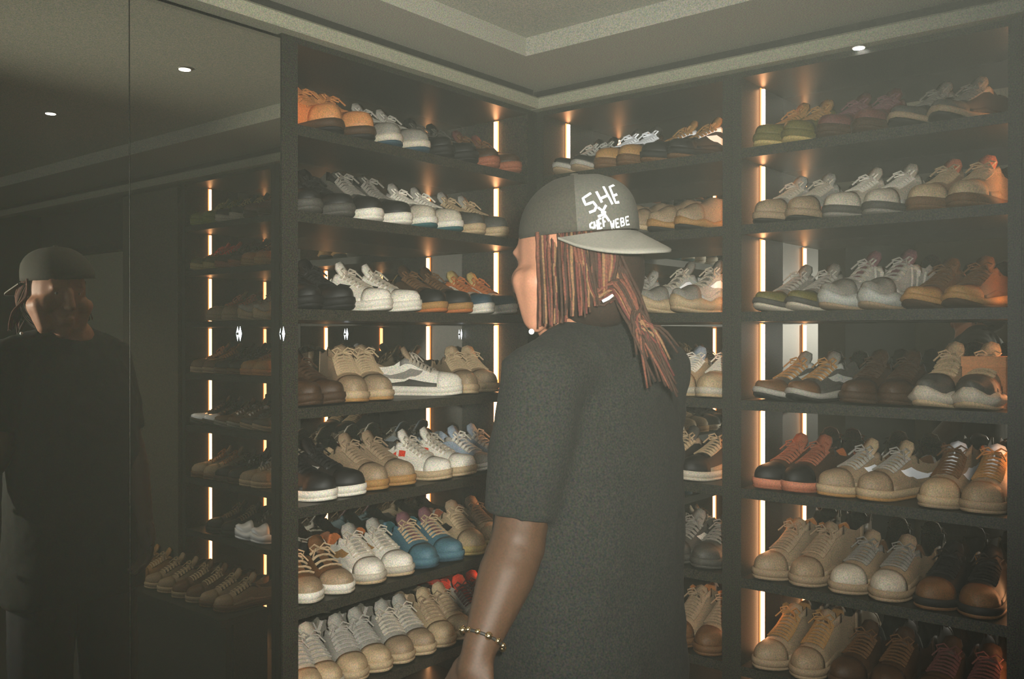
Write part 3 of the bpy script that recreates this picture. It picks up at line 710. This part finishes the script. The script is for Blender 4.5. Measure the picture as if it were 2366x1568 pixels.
b.ball(base + UP * 1.34 - f * .0, (.09, .145, .17), TA, 20, 14); b.ball(base + UP * 1.14, (.10, .145, .19), TA, 20, 14); b.ball(pel, (.105, .16, .13), TA, 20, 14)
b.limb(nape + f * .03 - UP * .11, .060, lsh - UP * .025, .045); b.limb(nape + f * .03 - UP * .11, .060, rsh - UP * .025, .045)
def hand(mb, wr, d, side, palm_n):
    """palm, four bent fingers and a thumb; d points down the hand, side towards the thumb, palm_n out of the palm"""
    ax = (d, side, palm_n)
    mb.ball(wr + d * .048, (.050, .038, .016), ax, 14, 10); mb.limb(wr, .024, wr + d * .03, .026)
    for q, ln in ((.028, .070), (.0095, .080), (-.0095, .075), (-.027, .058)):
        p0 = wr + d * .082 + side * q; p1 = p0 + d * (ln * .48) + palm_n * .010; p2 = p1 + d * (ln * .30) + palm_n * .018; p3 = p2 + d * (ln * .14) + palm_n * .020
        mb.limb(p0 - d * .02, .0095, p1, .0088, 8); mb.limb(p1, .0088, p2, .0080, 8); mb.limb(p2, .0080, p3, .0070, 8)
    t0 = wr + d * .028 + side * .026; t1 = t0 + d * .030 + side * .024 + palm_n * .010; t2 = t1 + d * .030 + side * .006 + palm_n * .010
    mb.limb(t0, .0130, t1, .0105, 8); mb.limb(t1, .0100, t2, .0082, 8)
b.limb(lsh - UP * .03, .046, lel, .041); b.limb(lel, .043, lel.lerp(lwr, .3), .043); b.limb(lel.lerp(lwr, .3), .043, lwr, .0255)
b.limb(rsh - UP * .03, .046, rel_, .041); b.limb(rel_, .043, rel_.lerp(rwr, .3), .043); b.limb(rel_.lerp(rwr, .3), .043, rwr, .0255)
for wr, el, sg in ((lwr, lel, 1), (rwr, rel_, -1)):
    d = ((wr - el).normalized() * .7 - UP * .5).normalized(); sd = (f - d * f.dot(d)).normalized(); hand(b, wr, d, sd, d.cross(sd) * -sg if (d.cross(sd) * -sg).dot(lf_ * -sg) > 0 else d.cross(sd) * sg)
for sg in (1, -1):
    hip = pel + lf_ * (.09 * sg); kn = base + lf_ * (.10 * sg) + UP * .50 + f * .015; an = base + lf_ * (.11 * sg) + UP * .09 - f * .02
    b.limb(hip, .085, kn, .056); b.limb(kn, .056, kn.lerp(an, .3), .056); b.limb(kn.lerp(an, .3), .056, an, .037); b.limb(an - UP * .03, .032, an + f * .12 - UP * .055, .026)
bm_ = skin_to_mesh(rel(b), .0055, 5)
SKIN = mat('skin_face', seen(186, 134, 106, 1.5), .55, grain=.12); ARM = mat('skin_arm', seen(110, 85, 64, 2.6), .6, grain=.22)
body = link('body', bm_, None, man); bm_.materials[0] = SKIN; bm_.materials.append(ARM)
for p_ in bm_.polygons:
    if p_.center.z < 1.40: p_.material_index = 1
for sg in (1, -1):
    e_ = hc + hf * .0790 + hl * (.028 * sg) + hu * .004 - base
    ey = MB().ball(e_, .0100, HA).build('eye', mat('eye_white', (.75, .73, .7), .2, grain=0), man, True)
    MB().ball(e_ + hf * .0068, (.0045, .0055, .0055), HA).build('iris', mat('iris_brown', (.06, .03, .02), .2, grain=0), ey, True)
# T-shirt: one loose shell with flat sleeve ends
t = MB()
def rings(mb, rs, n=28):
    vs, fs = [], []
    for c, a, l in rs:
        for j in range(n):
            q = 2 * math.pi * j / n; vs.append(c + f * (a * math.copysign(abs(math.cos(q)) ** .85, math.cos(q))) + lf_ * (l * math.copysign(abs(math.sin(q)) ** .85, math.sin(q))))
    for i in range(len(rs) - 1):
        for j in range(n): fs.append((i * n + j, i * n + (j + 1) % n, (i + 1) * n + (j + 1) % n, (i + 1) * n + j))
    fs += [tuple(range(n)), tuple((len(rs) - 1) * n + j for j in range(n))]
    mb.add(vs, fs)
o_ = base + lf_ * -.004
rings(t, [(o_ + UP * .80, .138, .198), (o_ + UP * 1.0, .132, .190), (o_ + UP * 1.2, .130, .184), (o_ + UP * 1.36, .128, .178), (o_ + UP * 1.46 - f * .010, .108, .150), (o_ + UP * 1.525 - f * .020, .080, .100), (o_ + UP * 1.565 - f * .026, .052, .060)])
for sh in (lsh, rsh):
    t.limb(nape + f * .020 - UP * .085, .076, sh - UP * .014, .064, 16)
t.tube([lsh + UP * .02, lsh.lerp(lel, .25), lsh.lerp(lel, .55), lsh.lerp(lel, .84)], [.062, .064, .062, .056], 24)
t.tube([rsh + UP * .02, rsh.lerp(rel_, .25), rsh.lerp(rel_, .55), rsh.lerp(rel_, .84)], [.062, .064, .062, .056], 24)
t.limb(nape + f * .02 - UP * .085, .066, nape + f * .022 - UP * .055, .058, 16)
SHIRT = mat('black_cotton', (.0085, .0088, .0065), .95, grain=1.1)
shirt = link('t_shirt', skin_to_mesh(rel(t), .0085, 6, [(.016, .13), (.006, .045)]), SHIRT, man)
# collar rib, white neck label and its stitching
nc = nape + f * .036 - UP * .052
cr = MB(); cr.tube([nc + f * (.066 * math.cos(q)) + lf_ * (.068 * math.sin(q)) + UP * (-.036 * math.cos(q)) for q in [2 * math.pi * i / 28 for i in range(29)]], .007, 8)
rel(cr).build('collar', mat('black_rib', (.012, .012, .010), .95, grain=.5), shirt, True)
lb = MB(); q0 = at(1392, 696, 1.318); lb.tube([q0, q0 + cv(.008, -.002, .004), q0 + cv(.015, .0, .009)], .0026, 6)
rel(lb).build('neck_label', mat('white_label', (.9, .9, .9), .4, grain=0), shirt, True)
# trousers and worn shoes
tr = MB(); tr.ball(pel - UP * .02, (.12, .17, .13), TA, 20, 14)
for sg in (1, -1):
    hip = pel + lf_ * (.088 * sg); kn = base + lf_ * (.10 * sg) + UP * .50 + f * .015; an = base + lf_ * (.11 * sg) + UP * .075 - f * .02
    tr.limb(hip, .10, kn, .082); tr.tube([kn + UP * .02, kn.lerp(an, .5), an], [.082, .075, .068], 20)
link('trousers', skin_to_mesh(rel(tr), .010, 5, [(.012, .12)]), mat('black_denim', (.022, .022, .024), .9, grain=.3), man)
yaw = math.atan2(f.y, f.x)
for sg in (1, -1):
    a_ = lf_ * (.11 * sg) + f * .045
    u_ = link('worn_shoe', shoe_mesh('low', 'upper', sg < 0), cm('black'), man); u_.location = a_ + UP * .0005; u_.rotation_euler = (0, 0, yaw)
    for nm in ('foxing', 'toe_cap', 'heel_counter', 'eyestay', 'tongue', 'lining', 'laces'): link(nm, shoe_mesh('low', nm, sg < 0), cm('black'), u_)
    for nm in ('midsole', 'outsole'): link(nm, shoe_mesh('low', nm, sg < 0), cm('offwhite', 'rubber'), u_)
# hair: dark mass under the cap, then single locs
HAIR = mat('hair_dark', seen(66, 57, 45, 1.6), .8, grain=.4)
hm = MB(); hm.ball(hc - hf * .030 - hu * .030, (.082, .080, .096), HA, 24, 16); hm.ball(hc - hf * .045 - hu * .065, (.050, .066, .060), HA, 20, 12)
hair = rel(hm).build('hair', HAIR, man, True)
LOCM = [mat('loc_brown', seen(112, 76, 60, 1.6), .85, grain=.4), mat('loc_tan', seen(132, 102, 74, 1.6), .85, grain=.4), mat('loc_auburn', seen(100, 64, 54, 1.6), .85, grain=.4), mat('loc_dark', seen(74, 60, 48, 1.6), .85, grain=.4)]
def spline(pts, n=14):
    out = []
    P = [pts[0]] + pts + [pts[-1]]
    for i in range(1, len(P) - 2):
        for k in range(n // (len(pts) - 1) + 1):
            u = k / (n // (len(pts) - 1) + 1); a_, b_, c_, d_ = P[i - 1], P[i], P[i + 1], P[i + 2]
            out.append(.5 * ((2 * b_) + (c_ - a_) * u + (2 * a_ - 5 * b_ + 4 * c_ - d_) * u * u + (3 * b_ - a_ - 3 * c_ + d_) * u ** 3))
    return out + [pts[-1]]
rnd = random.Random(3)
def loc_(pts, r0, m_):
    pts = spline(pts); n = len(pts)
    mb = MB(); mb.tube([p_ - base for p_ in pts], [r0 * (1 - .45 * i / n) * (1 + .16 * math.sin(i * 2.1)) for i in range(n)], 6)
    mb.build('loc', m_, hair, True)
def head_front(px_, py_, off=.004):
    """nearest point of the hair mass along a sight line through the picture, pushed out a little"""
    o0 = Vector((CX, CY, EYE)); d = (at(px_, py_, 1.0) - o0)
    best = None
    for c0, r3 in ((hc - hf * .030 - hu * .030, (.082, .080, .096)), (hc - hf * .045 - hu * .065, (.050, .066, .060))):
        oo = o0 - c0; A_ = [oo.dot(x) / r for x, r in zip(HA, r3)]; B_ = [d.dot(x) / r for x, r in zip(HA, r3)]
        a_ = sum(q * q for q in B_); b2 = sum(p_ * q for p_, q in zip(A_, B_)); c_ = sum(p_ * p_ for p_ in A_) - 1; dd = b2 * b2 - a_ * c_
        if dd > 0:
            tt = (-b2 - math.sqrt(dd)) / a_
            if best is None or tt < best: best = tt
    return at(px_, py_, min(best if best else 1.40, 1.388) - off)
# hanging straight down the side of the head
PICK = (0, 3, 1, 2, 3, 0, 3, 2, 1, 3, 0, 2, 3)
for i in range(24):
    x = 1244 + i * 5.2 + rnd.uniform(-3, 3); xe = x + rnd.uniform(-4, 14) + (6 if i > 16 else 0); ye = 756 - i * 1.9 + rnd.uniform(-8, 10)
    strand = [head_front(x, 536), head_front((x + xe) / 2 - 2, 610, .007), at((x + xe) / 2 + 2, 675, 1.345), at(xe, ye, 1.335)]
    loc_(strand, .0034, LOCM[PICK[i % 13]])
    if i % 2: loc_([p_ - hl * (2 * (p_ - hc).dot(hl)) for p_ in strand[:3]] + [strand[3] - hl * (2 * (strand[3] - hc).dot(hl)) + UP * .03], .0034, LOCM[PICK[(i + 4) % 13]])
# swept back to the gather at the nape, then down the back
for i in range(20):
    x = 1330 + i * 5 + rnd.uniform(-4, 4)
    gx, gy = 1424 + rnd.uniform(-8, 14), 648 + (i % 7) * 7
    ex, ey = 1488 + i * 4 + rnd.uniform(-10, 10), 830 + rnd.uniform(-40, 66)
    sag = 30 - i * 1.4
    loc_([head_front(x, 540), head_front(x + 4, 600, .008), at(.45 * x + .55 * gx - 12, gy - 8 + sag, 1.345), at(gx, gy, 1.335), at(gx + 38, gy + 66, 1.322), at(.35 * gx + .65 * ex + 6, .4 * gy + .6 * ey, 1.315), at(ex, ey, 1.325)], .0033, LOCM[PICK[(i * 5) % 13]])
for i in range(22):
    gx, gy = 1432 + rnd.uniform(-10, 26), 640 + rnd.uniform(-14, 50)
    ex, ey = 1470 + i * 4.6 + rnd.uniform(-10, 10), 800 + i * 4 + rnd.uniform(-50, 50)
    loc_([head_front(1400 + i * 1.5, 575, .006), at(gx, gy, 1.345), at(gx + 30, gy + 62, 1.325), at(.4 * gx + .6 * ex, .4 * gy + .6 * ey, 1.315), at(ex, ey, 1.325)], .0033, LOCM[PICK[(i * 3 + 1) % 13] if i % 2 else 3])
# bead bracelet, ear stud
br = MB(); dw = (lwr - lel).normalized(); ux = dw.orthogonal().normalized(); uy = dw.cross(ux)
bc = lwr - dw * .012
bands = rel(MB().tube([bc + (ux * math.cos(q) + uy * math.sin(q)) * .0295 for q in [2 * math.pi * i / 24 for i in range(25)]], .0022, 6)).build('bracelet', mat('dark_cord', (.02, .018, .015), .6, grain=0), man, True)
GOLD = mat('gold_bead', (.95, .70, .36), .18, 1.0, grain=0)
for i in range(12):
    q = 2 * math.pi * i / 12
    MB().ball(bc + (ux * math.cos(q) + uy * math.sin(q)) * .031 - base, .0042 if i % 3 else .0056, seg=10, ring=7).build('bead', GOLD, bands, True)
MB().ball(at(1228, 766, 1.372) - base, .0045).build('necklace_bead', mat('white_label', (.9, .9, .9), .4, grain=0), man, True)
# ---- the cap, worn backwards
rc = at(1336, 543, 1.445)
c0 = cv(.55, -.835); r0_ = cv(.835, .55); tl = math.radians(5)
cu = UP * math.cos(tl) - r0_ * math.sin(tl); cr_ = r0_ * math.cos(tl) + UP * math.sin(tl); cf = c0
RA, RB, HH = .106, .090, .096
def dome(ph, v, off=0):
    c, s_ = math.cos(ph), math.sin(ph); n = 2.1 + 1.9 * max(0, c) ** 1.5
    k = max(0.0, 1 - v ** n) ** .52
    return rc + cf * ((RA + off) * c * k) + cr_ * ((RB + off) * s_ * k) + cu * ((HH + off) * v)
def dome_part(name, a0, a1, na, m_, parent, nv=12):
    vs = []; fs = []
    for i in range(na + 1):
        for j in range(nv + 1): vs.append(dome(a0 + (a1 - a0) * i / na, (j / nv) ** .8) - base)
    for i in range(na + 1):
        for j in range(nv + 1): vs.append(dome(a0 + (a1 - a0) * i / na, (j / nv) ** .8, -.003) - base)
    q = (na + 1) * (nv + 1); e = nv + 1
    for k in (0, q):
        for i in range(na):
            for j in range(nv): fs.append((k + i * e + j, k + i * e + j + 1, k + (i + 1) * e + j + 1, k + (i + 1) * e + j))
    for i in range(na): fs.append((i * e, (i + 1) * e, q + (i + 1) * e, q + i * e))
    return MB().add(vs, fs).build(name, m_, parent, True)
FA = math.radians(43)
CAPM = mat('cap_mesh_back', seen(84, 81, 70, 1.7), .9, grain=.3); CAPF = mat('cap_front', seen(106, 104, 94, 1.7), .9, grain=.22); CAPB = mat('cap_visor', seen(152, 148, 136, 1.6), .85, grain=.14)
cap = dome_part('cap', FA, 2 * math.pi - FA, 44, CAPM, man)
front = dome_part('cap_front_panel', -FA, FA, 16, CAPF, cap)
MB().ball(dome(0, 1) - base, (.007, .007, .002), (cf, cr_, cu)).build('cap_button', CAPM, cap, True)
vb = MB(); vs = []; na, nt = 24, 6
for lay in (0, -.0035):
    for i in range(na + 1):
        ph = math.radians(-57 + 114 * i / na); ed = dome(ph, 0) 
        ext = .074 * max(0.0, 1 - (abs(ph) / math.radians(57)) ** 2.6) ** .6
        for j in range(nt + 1):
            tt = j / nt
            vs.append(ed + cf * (ext * tt) + cr_ * (math.sin(ph) * .010 * tt) + cu * (lay - .002 - .50 * ext * tt - .006 * math.sin(ph) ** 2) - base)
e = nt + 1; q = (na + 1) * e; fs = []
for k in (0, q):
    for i in range(na):
        for j in range(nt): fs.append((k + i * e + j, k + i * e + j + 1, k + (i + 1) * e + j + 1, k + (i + 1) * e + j))
for i in range(na): fs.append((i * e + nt, (i + 1) * e + nt, q + (i + 1) * e + nt, q + i * e + nt))
vb.add(vs, fs).build('visor', CAPB, cap, True)
# hand-drawn white lettering on the front panel: SHE, a small bird-like sign, SHEF WEBE
from mathutils.bvhtree import BVHTree
fme = front.data; bvh = BVHTree.FromPolygons([v.co + base for v in fme.vertices], [tuple(p_.vertices) for p_ in fme.polygons])
def stroke(mb, pts, wd):
    """a ribbon of paint lying on the panel"""
    o0 = Vector((CX, CY, EYE)); hit = []
    for (x0, y0), (x1, y1) in zip(pts, pts[1:]):
        n = max(2, int(math.hypot(x1 - x0, y1 - y0) / 5))
        for i in range(n + 1):
            x, y = x0 + (x1 - x0) * i / n, y0 + (y1 - y0) * i / n
            h, nn, _, _ = bvh.ray_cast(o0, (at(x, y, 1) - o0).normalized())
            if h is None: continue
            if nn.dot(o0 - h) < 0: nn = -nn
            if not hit or (h - hit[-1][0]).length > 1e-4: hit.append((h, nn))
    if len(hit) < 2: return
    vs = []
    for i, (h, nn) in enumerate(hit):
        tv = (hit[min(i + 1, len(hit) - 1)][0] - hit[max(i - 1, 0)][0]).normalized(); sd = nn.cross(tv).normalized()
        p_ = h + nn * .0012; vs += [p_ + sd * wd - base, p_ - sd * wd - base]
    mb.add(vs, [(i * 2, i * 2 + 1, i * 2 + 3, i * 2 + 2) for i in range(len(hit) - 1)])
def zp(*pts): return [(1180 + x / 4.9, 380 + y / 4.9) for x, y in pts]
INK = mat('white_paint', (.80, .84, .82), .6, grain=.06)
big = MB()
for pl in (zp((908, 328), (818, 388), (848, 458), (932, 428), (968, 474), (948, 522), (888, 546)), zp((968, 312), (1030, 432)), zp((1046, 256), (1148, 452)), zp((1000, 396), (1098, 352)),
           zp((1166, 240), (1116, 262), (1150, 350), (1182, 436), (1222, 428)), zp((1152, 362), (1200, 342))): stroke(big, pl, .0019)
big.build('lettering', INK, cap, label='large white hand-drawn letters SHE')
sm_ = MB()
for pl in (zp((985, 488), (1040, 530), (1076, 462)), zp((1040, 505), (1058, 562), (985, 592)), zp((1058, 562), (1112, 642)), zp((1020, 540), (1075, 545))): stroke(sm_, pl, .0018)
for k_, L_ in enumerate(([(40, 5), (5, 20), (10, 60), (35, 70), (30, 110), (0, 118)], None, None, None)):
    pass
def letters(x0, y0, dx, dy, hgt, txt, wd):
    G = {'S': [[(1, 0), (0, .1), (0, .45), (1, .55), (1, .9), (0, 1)]], 'H': [[(0, 0), (0, 1)], [(1, 0), (1, 1)], [(0, .5), (1, .5)]], 'E': [[(1, 0), (0, 0), (0, 1), (1, 1)], [(0, .5), (.8, .5)]],
         'F': [[(1, 0), (0, 0), (0, 1)], [(0, .5), (.8, .5)]], 'W': [[(0, 0), (.25, 1), (.5, .4), (.75, 1), (1, 0)]], 'B': [[(0, 0), (0, 1), (1, .9), (.9, .55), (0, .5), (.9, .4), (.9, .05), (0, 0)]]}
    for i, ch in enumerate(txt):
        ox, oy = x0 + dx * i, y0 + dy * i
        for pl in G[ch]: stroke(sm_, zp(*[(ox + u * dx * .62 + v * hgt * .12, oy + u * dy * .62 + v * hgt) for u, v in pl]), wd)
letters(895, 668, 48, -22, 105, 'SHEF', .0013)
letters(1125, 640, 56, -14, 88, 'WEBE', .0012)
sm_.build('small_lettering', INK, cap, label='small white drawn words and a bird-like sign')
